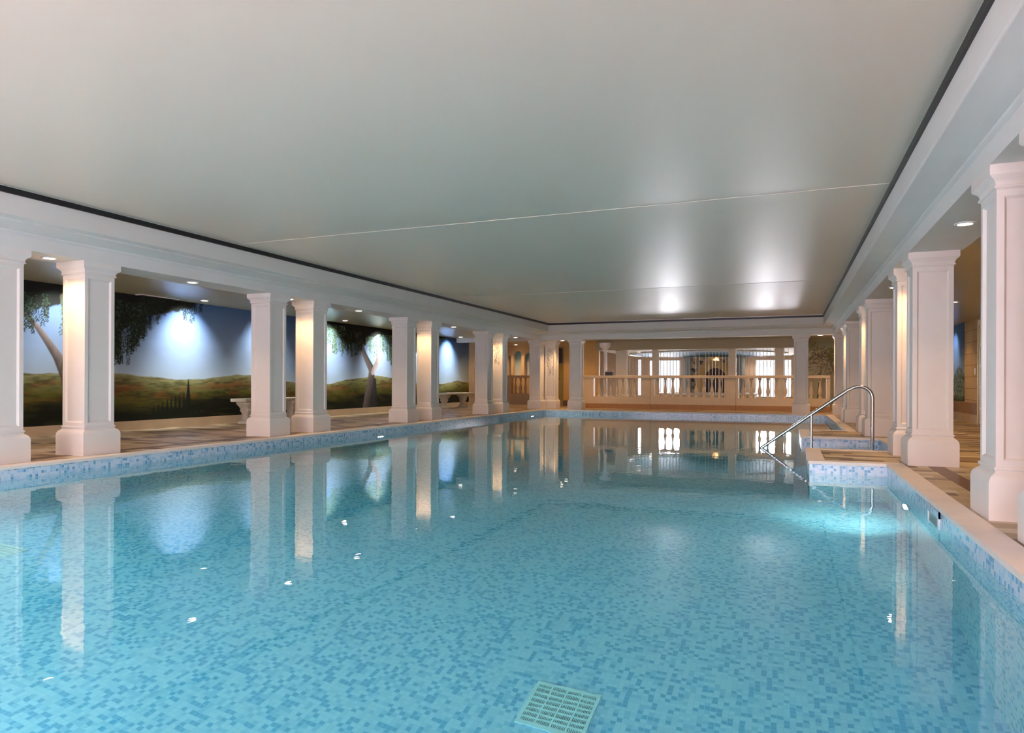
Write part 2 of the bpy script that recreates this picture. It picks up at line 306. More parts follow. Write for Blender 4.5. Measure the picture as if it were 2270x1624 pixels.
# ------------------------------------------------------------------ painted mural
rng = np.random.default_rng(7)
def vnoise(x, y, seed):
    g = np.random.default_rng(seed).random((64,64)); xi = np.floor(x).astype(int); yi = np.floor(y).astype(int); fx = x-xi; fy = y-yi
    fx = fx*fx*(3-2*fx); fy = fy*fy*(3-2*fy)
    G = lambda a, b: g[a % 64, b % 64]
    return (G(xi,yi)*(1-fx)+G(xi+1,yi)*fx)*(1-fy) + (G(xi,yi+1)*(1-fx)+G(xi+1,yi+1)*fx)*fy
def fbm(x, y, seed, o=4):
    s = 0; a = .5
    for i in range(o): s = s + a*vnoise(x*2**i+3.1*i, y*2**i+1.7*i, seed+i); a *= .5
    return s/.94
class Paint:
    def __init__(s, u0, u1, z0, z1, d):
        s.u0, s.z0, s.d = u0, z0, d; s.nu = int(round((u1-u0)/d))+1; s.nz = int(round((z1-z0)/d))+1
        s.u1, s.z1 = u1, z1
        s.U, s.Z = np.meshgrid(np.linspace(u0,u1,s.nu), np.linspace(z0,z1,s.nz), indexing='ij'); s.c = np.zeros((s.nu,s.nz,3))
    def blend(s, mask, col, sl=None):
        col = np.asarray(col, float); m = np.clip(mask,0,1)[...,None]
        if sl is None: s.c = s.c*(1-m) + col*m
        else: s.c[sl] = s.c[sl]*(1-m) + col*m
    def win(s, u, z, r):
        i0 = max(int((u-r-s.u0)/s.d),0); i1 = min(int((u+r-s.u0)/s.d)+2,s.nu); j0 = max(int((z-r-s.z0)/s.d),0); j1 = min(int((z+r-s.z0)/s.d)+2,s.nz)
        return (slice(i0,i1), slice(j0,j1)) if i1 > i0 and j1 > j0 else None
    def leaf(s, u, z, l, wd, ang, col, a=1):
        sl = s.win(u,z,l)
        if not sl: return
        x = s.U[sl]-u; y = s.Z[sl]-z; ca, sa = math.cos(ang), math.sin(ang)
        p = (x*ca+y*sa)/l; q = (-x*sa+y*ca)/wd
        s.blend(np.clip((1-p*p-q*q)*2.5,0,1)*a, col, sl)
    def limb(s, pts, r, col, col2=None):
        for (a, ra), (b, rb) in zip(zip(pts,r), list(zip(pts,r))[1:]):
            m = ((a[0]+b[0])/2, (a[1]+b[1])/2); sl = s.win(*m, math.dist(a,b)/2+max(ra,rb)+.03)
            if not sl: continue
            x = s.U[sl]-a[0]; y = s.Z[sl]-a[1]; dx, dy = b[0]-a[0], b[1]-a[1]; t = np.clip((x*dx+y*dy)/(dx*dx+dy*dy+1e-9),0,1)
            ds = np.hypot(x-t*dx, y-t*dy); rr = ra+(rb-ra)*t; side = (x*dy-y*dx)/(math.hypot(dx,dy)*rr)
            c = np.asarray(col)[None,None,:]
            if col2 is not None:
                k = np.clip(.5+.6*side,0,1)[...,None]; c = c*k + np.asarray(col2)[None,None,:]*(1-k)
            n_ = .75+.5*fbm(s.U[sl]*14, s.Z[sl]*5, 91)[...,None]
            m_ = np.clip((rr-ds)/.012,0,1)[...,None]; s.c[sl] = s.c[sl]*(1-m_) + c*n_*m_
    def fronds(s, u0, u1, ztop, zlow, nstr, cols, seed, fat=1.0):
        rr = random.Random(seed)
        for i in range(nstr):
            u = rr.uniform(u0,u1); z1 = ztop; z0 = zlow(u) + rr.uniform(-.10,.16); z = z1; x = u
            while z > z0:
                x += rr.uniform(-.012,.012); k = (z-z0)/(z1-z0+1e-6)
                for q in (-1,1):
                    s.leaf(x+q*rr.uniform(.005,.03)*fat, z, rr.uniform(.020,.036)*fat, rr.uniform(.007,.012)*fat, -1.57+q*rr.uniform(.4,.9), rr.choice(cols), .95)
                z -= rr.uniform(.022,.04)
    def build(s, name, mapf, mat, flip=False):
        co_ = mapf(s.U.ravel(), s.Z.ravel()); nv = len(co_); me = bpy.data.meshes.new(name)
        I = np.arange(nv).reshape(s.nu,s.nz); q = np.stack([I[:-1,:-1],I[1:,:-1],I[1:,1:],I[:-1,1:]],-1).reshape(-1,4)
        if flip: q = q[:,::-1]
        me.vertices.add(nv); me.vertices.foreach_set('co', co_.astype(np.float32).ravel())
        me.loops.add(q.size); me.loops.foreach_set('vertex_index', q.astype(np.int32).ravel())
        me.polygons.add(len(q)); me.polygons.foreach_set('loop_start', np.arange(0,q.size,4,dtype=np.int32)); me.polygons.foreach_set('loop_total', np.full(len(q),4,dtype=np.int32))
        me.update(); at = me.color_attributes.new('paint','FLOAT_COLOR','POINT')
        at.data.foreach_set('color', np.concatenate([np.clip(s.c,0,1).reshape(-1,3), np.ones((nv,1))],1).astype(np.float32).ravel())
        me.materials.append(mat); o = bpy.data.objects.new(name, me); C.objects.link(o); return o
def landscape(P, seed, hz, right=False):
    """sky, ranges of hills and dark foreground; hz(u) = height of the hill line"""
    U, Z = P.U, P.Z; t = np.clip((Z-hz(U))/(P.z1-1.0),0,1)
    n_ = fbm(U*1.1, Z*2.2, seed)
    sky = np.stack([.42-.35*t**.7, .53-.37*t**.75, .62-.24*t**1.0], -1)*(.82+.30*n_[...,None])
    P.c = sky
    h = hz(U) + .07*(fbm(U*2.2, U*0, seed+5)-.5) ; m = np.clip((h-Z)/.015,0,1)
    dep = np.clip((h-Z)/(h-P.z0),0,1)
    a = fbm(U*1.3+Z*1.5, Z*7-U*.8, seed+9); b = fbm(U*2.6+Z*2, Z*16-U*.9, seed+13); c_ = fbm(U*.9+4, Z*5+U*.7, seed+17)
    green = np.array([.19,.18,.024]); pale = np.array([.36,.35,.16]); rust = np.array([.34,.11,.03]); dk = np.array([.010,.013,.007])
    col = pale*np.clip(1-dep*2.4,0,1)[...,None] + green*np.clip(dep*2.4,0,1)[...,None]
    k = np.clip((a-.5)*5,0,1)*np.clip(1-abs(dep-.35)*3,0,1); col = col*(1-k[...,None]) + rust*k[...,None]
    k = np.clip((.6*b+.4*fbm(U*7, Z*34, seed+31)-.45)*5,0,1)*.7; col = col*(1-k[...,None]) + np.array([.04,.045,.012])*k[...,None]
    k = np.clip((dep-.48+.55*(c_-.5))*4.2,0,1)*.93; col = col*(1-k[...,None]) + dk*k[...,None]
    k = np.clip((b-.52)*4,0,1)*np.clip(dep*2-1,0,1)*.5; col = col*(1-k[...,None]) + np.array([.11,.11,.03])*k[...,None]
    P.c = P.c*(1-m[...,None]) + (col*(.75+.5*b[...,None])*(.80-.42*np.clip(dep*1.5,0,1)[...,None]))*m[...,None]
P = Paint(1.5, 23.3, .17, ZAL, .0125)
hzk = [(1.5,1.0),(7.0,1.02),(8.6,1.06),(9.2,1.0),(10.0,.95),(10.6,.97),(11.6,1.08),(12.4,1.06),(13.6,.86),(14.8,.86),(15.8,.98),(17.0,1.10),(18.2,1.02),(19.5,.86),(21.2,.84),(22.3,.96),(23.3,.92)]
hz = lambda u: np.interp(u, [a for a,b in hzk], [b for a,b in hzk])
landscape(P, 21, hz)
DK = [(.010,.014,.010),(.016,.022,.014),(.022,.032,.02)]; MG = [(.05,.10,.06),(.09,.16,.10),(.16,.24,.16),(.03,.05,.03)]
# cypress group
for u, h, wd in [(10.27,.98,.045),(10.16,.72,.03),(10.06,.70,.03),(9.96,.66,.03),(9.86,.62,.028),(9.77,.60,.03),(9.66,.55,.03),(9.57,.50,.028),(9.46,.46,.03),(10.40,.42,.04),(10.52,.46,.05)]:
    sl = P.win(u, h/2+.1, .9)
    if sl:
        x = abs(P.U[sl]-u); z = P.Z[sl]; ww = wd*np.clip((h-z)/(h*.55),0,1)**.7; P.blend(np.clip((ww*1.5-x)/.01,0,1)*(z > .17), (.008,.011,.006), sl)
# tree at the left: crown, trunk and hanging fronds
def crown(P, uc, wid, zb, seed):
    e1 = fbm(P.U*4, P.Z*4, seed); edge = zb(P.U) + .28*(e1-.5); P.blend(np.clip((P.Z-edge)/.04,0,1)*(abs(P.U-uc) < wid), (.014,.016,.014))
crown(P, 7.9, 2.6, lambda u: np.interp(u, [5.3,6.3,7.2,7.8,8.6,9.2,9.9,10.5], [1.6,1.8,1.98,2.2,1.72,2.02,2.28,2.44]), 31)
P.limb([(7.95,.17),(7.85,.5),(7.78,.95),(7.62,1.3),(7.45,1.55),(7.28,1.78),(7.1,1.95)], [.15,.13,.11,.085,.065,.05,.04], (.26,.22,.20), (.07,.055,.045))
P.limb([(7.75,1.1),(7.85,1.5),(7.8,1.9),(7.7,2.3)], [.09,.10,.09,.06], (.20,.21,.15), (.08,.08,.05))
P.fronds(5.4,7.5,2.3, lambda u: float(np.interp(u,[5.4,6.5,7.1,7.5],[1.4,1.5,1.62,1.95])), 60, DK+MG[:1], 3)
P.fronds(8.1,9.35,2.35, lambda u: float(np.interp(u,[8.1,8.9,9.05,9.35],[1.1,1.30,1.5,1.85])), 75, DK+DK+MG[:1], 4)
P.fronds(9.2,10.7,2.5, lambda u: float(np.interp(u,[9.2,9.6,9.9,10.1,10.3,10.7],[1.85,2.1,2.3,2.28,2.1,2.42])), 30, DK, 5)
P.fronds(7.7,8.3,2.3, lambda u: 1.75, 22, MG, 6)
# tree in the middle bay
crown(P, 16.6, 2.3, lambda u: np.interp(u, [14.3,14.9,15.3,15.9,16.4,17.0,17.6,18.1,18.9], [2.46,2.28,2.02,1.98,1.93,2.25,2.22,1.98,1.9]), 37)
P.limb([(16.55,.17),(16.62,.5),(16.75,.85),(16.80,1.25),(16.5,1.6),(16.25,1.95),(16.1,2.2)], [.20,.18,.17,.15,.11,.09,.08], (.035,.03,.028), (.13,.105,.09))
P.limb([(16.85,1.2),(17.1,1.5),(17.18,1.8),(17.12,2.2)], [.10,.10,.11,.11], (.42,.36,.34), (.20,.16,.15))
P.limb([(16.9,.17),(16.95,.5),(16.95,.95)], [.16,.12,.08], (.02,.02,.02), (.03,.03,.03))
P.fronds(14.3,15.5,2.4, lambda u: float(np.interp(u,[14.3,14.7,15.0,15.3,15.5],[2.3,1.95,1.72,1.62,1.85])), 60, MG+DK[:1], 7)
P.fronds(15.4,16.3,2.3, lambda u: float(np.interp(u,[15.4,15.7,15.9,16.3],[1.8,1.65,1.62,1.85])), 30, DK+MG[:1], 8)
P.fronds(17.2,18.5,2.3, lambda u: float(np.interp(u,[17.2,17.8,18.1,18.5],[1.9,1.55,1.35,1.7])), 60, MG+DK[:1], 9)
P.fronds(16.5,17.1,2.2, lambda u: 1.75, 18, MG, 10)
# third tree, mostly behind columns
crown(P, 20.0, 1.6, lambda u: np.interp(u, [18.4,19.2,20.2,20.9,21.6], [1.9,1.8,2.1,2.36,2.46]), 41)
P.fronds(19.6,21.1,2.35, lambda u: float(np.interp(u,[19.6,20.3,20.6,21.1],[1.3,1.25,1.7,2.25])), 60, MG, 11)
m_paint = vcol('mural_paint')
mu = P.build('landscape_mural', lambda u, z: np.stack([np.full_like(u,WL+.004),u,z],-1), m_paint)
tag(mu, 'long painted landscape mural with blue sky, hills, trees and cypresses on left aisle wall', 'mural')
# patch of the same kind of painting on the right aisle wall
P2 = Paint(19.35, 22.0, .48, ZAR, .02); landscape(P2, 55, lambda u: np.full_like(u, .62))
for i in range(900):
    a = rng.random()*math.pi; r_ = rng.random()**.5; P2.leaf(19.9+.75*r_*math.cos(a)*1.0, .5+.82*r_*math.sin(a), .05, .018, rng.random()*3, [(.03,.05,.03),(.10,.13,.08),(.18,.22,.16)][i%3])
m2 = P2.build('garden_mural', lambda u, z: np.stack([np.full_like(u,WR-.004),u,z],-1), m_paint, True)
tag(m2, 'painted panel of pale blue sky and dark bush on right aisle wall', 'mural')
# painted tree panel on the end wall at the far right
P3 = Paint(.60, 3.0, .2, 2.46, .02); P3.c = np.array([.62,.56,.36])*(.8+.4*fbm(P3.U*3,P3.Z*3,61)[...,None]); P3.blend((P3.Z > 2.12)*.8, (.50,.56,.42))
P3.limb([(1.02,.2),(1.06,.9),(1.14,1.5)], [.05,.03,.02], (.22,.15,.10)); P3.limb([(1.7,.2),(1.6,1.2),(1.35,2.0)], [.08,.06,.04], (.3,.24,.1))
rr_ = random.Random(5)
for i in range(260):
    x = rr_.uniform(.6,1.5); z = rr_.gauss(1.9,.16) if i < 150 else rr_.uniform(1.2,2.2); P3.leaf(x, z, .05, .02, rr_.random()*3, rr_.choice([(.30,.22,.13),(.40,.34,.18),(.14,.10,.07)]), .8)
for i in range(220): P3.leaf(rr_.uniform(1.35,2.2), rr_.gauss(1.95,.15), .05, .02, rr_.random()*3, rr_.choice([(.20,.20,.05),(.30,.30,.10)]), .8)
m3 = P3.build('tree_mural', lambda u, z: np.stack([u,np.full_like(u,26.995),z],-1), m_paint)
tag(m3, 'yellowish painted tree panel on end wall behind the far right balustrade', 'mural')

# ------------------------------------------------------------------ columns
def panel_shaft(h, z0, z1):
    bm = bmesh.new(); bmesh.ops.create_cube(bm, size=1)
    for v in bm.verts: v.co = Vector((v.co.x*2*h, v.co.y*2*h, z0 if v.co.z < 0 else z1))
    sides = [f_ for f_ in bm.faces if abs(f_.normal.z) < .5]
    for f_ in sides:
        r1 = bmesh.ops.inset_individual(bm, faces=[f_], thickness=.062, depth=0)
        bmesh.ops.inset_individual(bm, faces=[f_], thickness=.012, depth=-.010)
        bmesh.ops.inset_individual(bm, faces=[f_], thickness=.012, depth=-.010)
    me = bpy.data.meshes.new('shaft'); bm.to_mesh(me); bm.free(); me.materials.append(m_stone)
    o = bpy.data.objects.new('shaft', me); C.objects.link(o); return o
def make_column():
    root = empty('square_column', (0,0,0), 'x', 'column')
    h = .195
    MB().squares([(CW/2,0),(CW/2,.245),(CW/2-.004,.268),(CW/2-.014,.288),(CW/2-.030,.302),(h+.010,.310),(h+.003,.318),(h+.003,.328),(h+.011,.332),(h+.013,.340),(h+.009,.348),(h+.002,.352)]).build('base', m_stone, root, smooth=True)
    sh = panel_shaft(h, .352, ZB-.16); sh.parent = root
    MB().squares([(h,ZB-.162),(h+.004,ZB-.155),(h+.016,ZB-.148),(h+.016,ZB-.136),(h+.008,ZB-.132),(h+.010,ZB-.112),(h+.022,ZB-.092),(h+.040,ZB-.078),(h+.044,ZB-.072),(CW/2,ZB-.066),(CW/2,ZB)]).build('capital', m_stone, root, smooth=True)
    return root
proto = make_column(); used = [False]
def column(x, y, label, group):
    o = copy_tree(proto) if used[0] else proto
    used[0] = True; o.location = (x+CW/2, y+CW/2, 0); o['label'] = label; o['group'] = group; return o
def ivy(root, z0, z1, seed, nl):
    rr = random.Random(seed); mb = MB()
    x, z = 0, z1
    for i in range(nl):
        t = i/nl; z = z1-(z1-z0)*t; x = .03*math.sin(t*7+seed)+rr.uniform(-.1,.1); a = rr.uniform(-1,1)-1.57; l = rr.uniform(.02,.04); wd = l*.42
        y = -.1775; c, s = math.cos(a), math.sin(a)
        pts = [(x-c*l,z-s*l),(x+s*wd,z-c*wd),(x+c*l,z+s*l),(x-s*wd,z+c*wd)]
        mb.add([(p[0],y,p[1]) for p in pts]+[(p[0],y+.003,p[1]) for p in pts], [(0,1,2,3),(7,6,5,4),(0,4,5,1),(1,5,6,2),(2,6,7,3),(3,7,4,0)])
    o = mb.build('painted_ivy', m_ivy, root); o['label'] = 'grey painted ivy stencil'; return o
gl, gr, gf = 'columns along the left edge of the pool', 'columns along the right edge of the pool', 'columns across the far end of the pool'
XLc, XRc = XL-CW, XR
column(XLc, 4.53, 'square stone column cut off by the left edge of the photo', gl)
column(XLc, 5.63, 'large square stone column, second from left, in front of the painted tree trunk', gl)
column(XLc, 8.80, 'square stone column hiding the left end of the nearer stone bench', gl)
column(XLc, 9.90, 'square stone column just left of the mural tree with the forked trunk', gl)
column(XLc, 13.14, 'square stone column just right of the mural tree with the forked trunk', gl)
column(XLc, 14.25, 'square stone column just left of the farther stone bench', gl)
column(XLc, 17.53, 'plain square stone column just right of the farther stone bench', gl)
d2 = column(XLc, 18.62, 'square stone column with grey ivy painted near the top, left of the blue arches', gl)
column(XLc, 21.95, 'plain square stone corner column just right of the blue painted arches', gl)
e2 = column(-7.95, 22.50, 'square stone column with painted ivy beside the olive door', gf)
column(-6.87, 21.95, 'square stone column between the olive door and the left end of the balustrade', gf)
column(.13, 21.95, 'square stone column in front of the right part of the balustrade', gf)
column(XRc, 4.25, 'square stone column of which only the base edge shows at the right edge', gr)
column(XRc, 5.35, 'very large near square stone column at the right edge of the photo', gr)
column(XRc, 8.62, 'square stone column beside the tiled platform with the handrail, nearer of its pair', gr)
column(XRc, 9.75, 'square stone column half hidden behind the one beside the near platform', gr)
column(XRc, 13.14, 'wide-looking square stone column right behind the handrail', gr)
column(XRc, 14.25, 'narrow lit column edge seen just left of the handrail bend', gr)
column(XRc, 17.53, 'small square stone column on the right row, nearer of the two before the corner', gr)
column(XRc, 18.62, 'small square stone column on the right row, farther of the two before the corner', gr)
column(XRc, 21.95, 'corner square stone column at the far right end of the pool', gr)
ivy(d2, 1.45, 2.10, 3, 70); ivy(e2, 1.15, 2.10, 8, 75)

# ------------------------------------------------------------------ downlights
def make_downlight():
    root = empty('downlight', (0,0,0), 'x', 'ceiling light')
    MB().lathe([(.050,.0),(.085,-.0),(.088,-.006),(.080,-.012),(.062,-.012),(.050,-.004)], n=24).build('trim_ring', m_white, root, smooth=True)
    MB().lathe([(.0,-.014),(.045,-.013),(.062,-.010),(.062,-.002),(.0,-.002)], n=24, cap=False).build('lens', m_lens, root, smooth=True)
    return root
dl = make_downlight(); dused = [False]
lamp_data = {}
def downlight(x, y, z, label, group, power=32, col=(1,.70,.42), cone=125, aim=None):
    o = copy_tree(dl); o.location = (x,y,z); o['label'] = label; o['group'] = group
    key = (power,col,cone)
    if key not in lamp_data:
        l = bpy.data.lights.new('downlight_beam', 'SPOT'); l.energy = power; l.color = col; l.spot_size = R(cone); l.spot_blend = .7 if cone > 100 else 1.0; l.shadow_soft_size = .05; lamp_data[key] = l
    so = bpy.data.objects.new('lamp', lamp_data[key]); C.objects.link(so); so.parent = o; so.location = (0,0,-.03)
    if aim is not None:
        so.rotation_euler = (Vector(aim)-Vector((x,y,z))).to_track_quat('-Z','Y').to_euler()
    return o
DL = 'recessed downlights in the left beam'; DR = 'recessed downlights in the right beam'
XS = XL-.245
WARM = (1,.60,.29)
for y, t in [(5.38,'recessed downlight between the two leftmost columns'),(7.46,'recessed downlight left of centre above the cypress bay'),(9.55,'recessed downlight between the second pair of left columns'),
             (11.62,'recessed downlight above the bay of the forked mural tree'),(13.92,'recessed downlight between the third pair of left columns'),(15.85,'recessed downlight above the bay of the farther stone bench'),
             (18.3,'downlight between the two columns left of the blue arches'),(20.2,'recessed downlight above the bay of the blue arches')]:
    downlight(XS, y, ZB, t, DL, 66 if 'between' in t else 62, WARM)
for y, t in [(7.22,'largest bright recessed downlight in the right beam, upper right of photo'),(9.42,'downlight between the columns beside the near platform'),(11.6,'small recessed downlight left of the second right column'),
             (13.9,'downlight between the two right columns behind the handrail'),(15.9,'right-beam downlight beyond the handrail columns'),(18.3,'downlight between the last right columns before the corner'),(20.2,'last downlight of the right beam before the corner')]:
    downlight(XR+.245, y, ZB, t, DR, 66 if 'between' in t else 62, WARM)
for x, t in [(-7.15,'recessed downlight in the far beam above the olive door'),(.90,'recessed downlight in the far beam near the right corner')]:
    downlight(x, 22.25, ZB, t, 'recessed downlights in the far beam', 90, WARM)
# wall washers over the mural
COOL = (1.0,.98,.97)
for i, (y, t) in enumerate([(5.1,'cool wall washer above the mural, hidden by the leftmost column'),(7.6,'cool wall washer lighting the mural tree at the far left'),(10.15,'cool wall washer above the mural cypresses'),
             (12.4,'cool wall washer above the nearer stone bench'),(14.75,'cool wall washer left of the forked mural tree'),(17.1,'cool wall washer over the forked mural tree'),(19.35,'cool wall washer behind the third pair of columns'),(21.5,'cool wall washer above the farther stone bench')]):
    downlight(WL+.55, y, ZAL, t, 'wall washers over the mural', {7.6:110,12.4:190,19.35:190}.get(y,300), COOL, 98, aim=(WL, y, 1.75))
# right aisle and far rooms
downlight(2.7, 4.0, ZAR, 'aisle downlight hidden behind the near right column', 'downlights in the right aisle', 60, WARM)
downlight(2.8, 9.5, ZAR, 'aisle downlight behind the column beside the near platform', 'downlights in the right aisle', 60, WARM)
downlight(2.8, 14.5, ZAR, 'aisle downlight behind the handrail columns', 'downlights in the right aisle', 60, WARM)
downlight(3.1, 19.0, ZAR, 'aisle downlight near the glazed door', 'downlights in the right aisle', 60, WARM)
downlight(WR-.4, 20.3, ZAR, 'cool wall washer over the bush painting', 'downlights in the right aisle', 60, COOL, 80, aim=(WR,20.3,1.7))
for x, y, z, t in [(-10.2,22.8,ZAL,'added downlight before the blue painted arches'),(-10.6,26.6,ZAL,'added downlight right above the blue painted arches'),(-7.6,24.2,ZAL,'added downlight in front of the olive door'),(-5.2,23.1,ZAL,'added far aisle downlight left of the balustrade middle'),
                (-3.0,23.1,ZAL,'added far aisle downlight above the balustrade middle'),(-.8,23.1,ZAL,'added far aisle downlight above the right balustrade'),(1.6,24.6,ZAL,'added downlight in front of the yellowish tree painting')]:
    downlight(x, y, z, t, 'added downlights in the far aisle', 60, (1,.56,.24))  # fixtures added to bring warm light into the far rooms
for k, (x, y) in enumerate([(-5.95,26.0),(-5.2,25.6),(-5.6,30.2),(-4.1,30.9),(-2.9,31.0),(-1.4,30.7),(-1.55,25.6),(.35,27.0)]):
    downlight(x, y, 2.08, ['spa downlight at the left edge, nearest','spa downlight left of the blue disc','spa downlight behind the left garden window','spa downlight at back left of the stone arch','spa downlight above the stone arch',
              'spa downlight above the right garden window','spa downlight on the right edge of the blue disc','spa downlight behind the right column'][k], 'downlights round the blue spa ceiling', 24, (1,.72,.5))

for ch in list(dl.children): bpy.data.objects.remove(ch)
bpy.data.objects.remove(dl)
# ------------------------------------------------------------------ pool lamps, skimmer, grates, handrail
def pool_lamp(x, y, nx, label, power, tilt=0):
    root = empty('underwater_lamp', (x,y,-.72), label, 'pool light', 'underwater lamps in the pool walls')
    s = MB(); n_ = 28
    ring = lambda r, d: [(nx*d, r*math.cos(2*math.pi*j/n_), r*math.sin(2*math.pi*j/n_)) for j in range(n_)]
    s.loft([ring(.10,.0),(ring(.13,.0)),ring(.13,.012),ring(.105,.018),ring(.10,.012)], cap=False); s.build('rim', m_steel, root, smooth=True)
    MB().loft([ring(.10,.004),ring(.10,.012),ring(.06,.02),ring(.01,.022)]).build('lens', m_plens, root, smooth=True)
    l = bpy.data.lights.new('pool_lamp_beam','AREA'); l.shape = 'DISK'; l.size = .19; l.energy = power; l.color = (.90,1,.98)
    o = bpy.data.objects.new('lamp', l); C.objects.link(o); o.parent = root; o.location = (nx*.03,0,0); o.rotation_euler = (0, R(-90)*nx, 0)
    if tilt:      # extra spot added to this lamp to brighten a floor patch
        l = bpy.data.lights.new('pool_lamp_beam','SPOT'); l.energy = tilt; l.color = (1,.95,.80); l.spot_size = R(62); l.spot_blend = 1; l.shadow_soft_size = .08
        o = bpy.data.objects.new('lamp', l); C.objects.link(o); o.parent = root; o.location = (nx*.06,0,0); o.rotation_euler = Vector((-.42,.5,-1.18)).to_track_quat('-Z','Y').to_euler()
pool_lamp(PR, 7.2, -1, 'round underwater lamp in right pool wall below the near platform corner', 16, 125)
pool_lamp(PR, 16.4, -1, 'round underwater lamp in right pool wall beyond the far platform', 13)
pool_lamp(PL, 11.6, 1, 'round underwater lamp in left pool wall below the forked mural tree', 13)
pool_lamp(PL, 20.3, 1, 'round underwater lamp in left pool wall near the far corner', 13)
pool_lamp(PL, 2.9, 1, 'round underwater lamp in left pool wall nearest the camera', 34)
for x, pw_, t_ in ((-6.2,66,'leftmost added unseen underwater lamp in the near pool wall below the camera'),(-3.6,46,'middle added unseen underwater lamp in the near pool wall below the camera'),(-1.0,20,'rightmost added unseen underwater lamp in the near pool wall below the camera')):
    root = empty('underwater_lamp', (x,PN,-.72), t_, 'pool light', 'underwater lamps in the pool walls')  # extra lamps out of view, added to light the near pool floor
    MB().lathe([(.13,0),(.13,.012),(.1,.018),(0,.02)], n=24).build('lens', m_plens, root, smooth=True).rotation_euler = (R(-90),0,0)
    l = bpy.data.lights.new('pool_lamp_beam','AREA'); l.shape = 'DISK'; l.size = .19; l.energy = pw_; l.color = (.80,.92,1)
    o = bpy.data.objects.new('lamp', l); C.objects.link(o); o.parent = root; o.location = (0,.03,0); o.rotation_euler = (R(90),0,0)
sk = empty('pool_skimmer', (PR,5.77,0), 'white framed skimmer opening in the right pool wall near the coping', 'skimmer')
MB().box(-.014,.002,0,.035,-.27,-.03).box(-.014,.002,.385,.42,-.27,-.03).box(-.014,.002,.035,.385,-.27,-.24).build('frame', m_white, sk)
MB().box(-.006,.001,.035,.385,-.24,-.09).build('flap', plain('skimmer_flap',(.25,.34,.34),.5), sk)
MB().box(-.016,.002,.0,.42,-.085,-.03).build('cover', m_mos, sk)
def grate(x, y, rz, label):
    root = empty('floor_grate', (x,y,ZP), label, 'drain grate', 'square drain grates in the pool floor', rz)
    a = .19; z0, z1 = .002, .012
    mg = plain('grate_plastic', (.55,.74,.84), .5)
    MB().box(-a,a,-a,-a+.02,z0,z1).box(-a,a,a-.02,a,z0,z1).box(-a,-a+.02,-a+.02,a-.02,z0,z1).box(a-.02,a,-a+.02,a-.02,z0,z1).build('frame', mg, root)
    b = MB(); w_ = 2*(a-.02); rows, grp, sl = 8, 4, 9; rh = w_/rows; cwid = w_/(grp*sl+grp-1)
    for r_ in range(rows+1):
        yy = -a+.02+r_*rh; b.box(-a+.02,a-.02,max(yy-.007,-a+.02),min(yy+.007,a-.02),z0,z1)
    for r_ in range(rows):
        ya, yb = -a+.02+r_*rh+.007, -a+.02+(r_+1)*rh-.007
        for c_ in range(grp*sl+grp):
            xx = -a+.02+c_*cwid; k_ = c_ % (sl+1)
            if k_ == sl: b.box(xx,min(xx+cwid,a-.02),ya,yb,z0,z1)
            else: b.box(xx,xx+cwid*.45,ya,yb,z0,z1)
    b.build('grille', mg, root)
    MB().box(-a+.02,a-.02,-a+.02,a-.02,.0005,.0015).build('sump', plain('sump_dark',(.02,.09,.14),.6), root)
grate(-1.17, 3.60, 0, 'square slotted drain grate on pool floor at bottom centre of the photo')
grate(-6.1, 3.6, 0, 'square slotted drain grate on pool floor at the left edge of the photo')
hr = empty('pool_handrail', (0,0,0), 'polished steel handrail sloping into the pool between the two platforms', 'handrail')
def arc_pts():
    y = 11.65; pts = [(-1.30,y,-.98),(-.40,y,-.145),(.35,y,.42),(.86,y,.80)]
    c_ = (1.0,.66); # bend
    for k in range(1,13):
        a = R(128 - k*128/12); pts.append((1.02+.18*math.cos(a), y, .68+.18*math.sin(a)))
    pts += [(1.20,y,.4),(1.20,y,.0),(1.20,y,-.25)]; return pts
MB().tube(arc_pts(), .026, 14).build('rail', m_steel, hr, smooth=True)
MB().tube([(.35,11.65,.41),(.35,11.65,-.75)], .023, 14).build('post', m_steel, hr, smooth=True)

# ------------------------------------------------------------------ benches
def bench(x, y, ln, label, rz=0):
    root = empty('stone_bench', (x,y,0), label, 'bench', 'curved stone benches against the walls', rz)
    # slab: long in local y, slightly bowed, rounded edge
    rings = []
    for k in range(17):
        t = k/16*2-1; yy = t*ln/2; bow = .16*(t*t)
        rings.append([(bow+dx,yy,z) for dx,z in [(-.20,.475),(-.215,.495),(-.215,.525),(-.20,.54),(.20,.54),(.215,.525),(.215,.495),(.20,.475)]])
    MB().loft(rings).build('seat', m_bench, root, smooth=True)
    for q in (-1,1):
        yy = q*ln*.34; b = MB()
        prof = [(.17,0),(.17,.05),(.14,.07),(.11,.10),(.085,.16),(.095,.22),(.13,.28),(.12,.32),(.16,.38),(.20,.42),(.205,.46),(.19,.476)]
        b.loft([[(.07+w_*sx_*.9,yy+w_*.75*sy_,z) for sx_,sy_ in [(-1,-.75),(-.75,-1),(.75,-1),(1,-.75),(1,.75),(.75,1),(-.75,1),(-1,.75)]] for w_, z in prof])
        b.build('leg', m_bench, root, smooth=True)
bench(WL+.34, 12.15, 2.1, 'pale stone bench in the left aisle partly behind the second pair of columns')
bench(WL+.34, 21.25, 2.1, 'pale stone bench in the left aisle at the far end of the mural')
bench(WR-.34, 20.6, 1.6, 'stone bench in the right aisle below the bush painting', R(180))

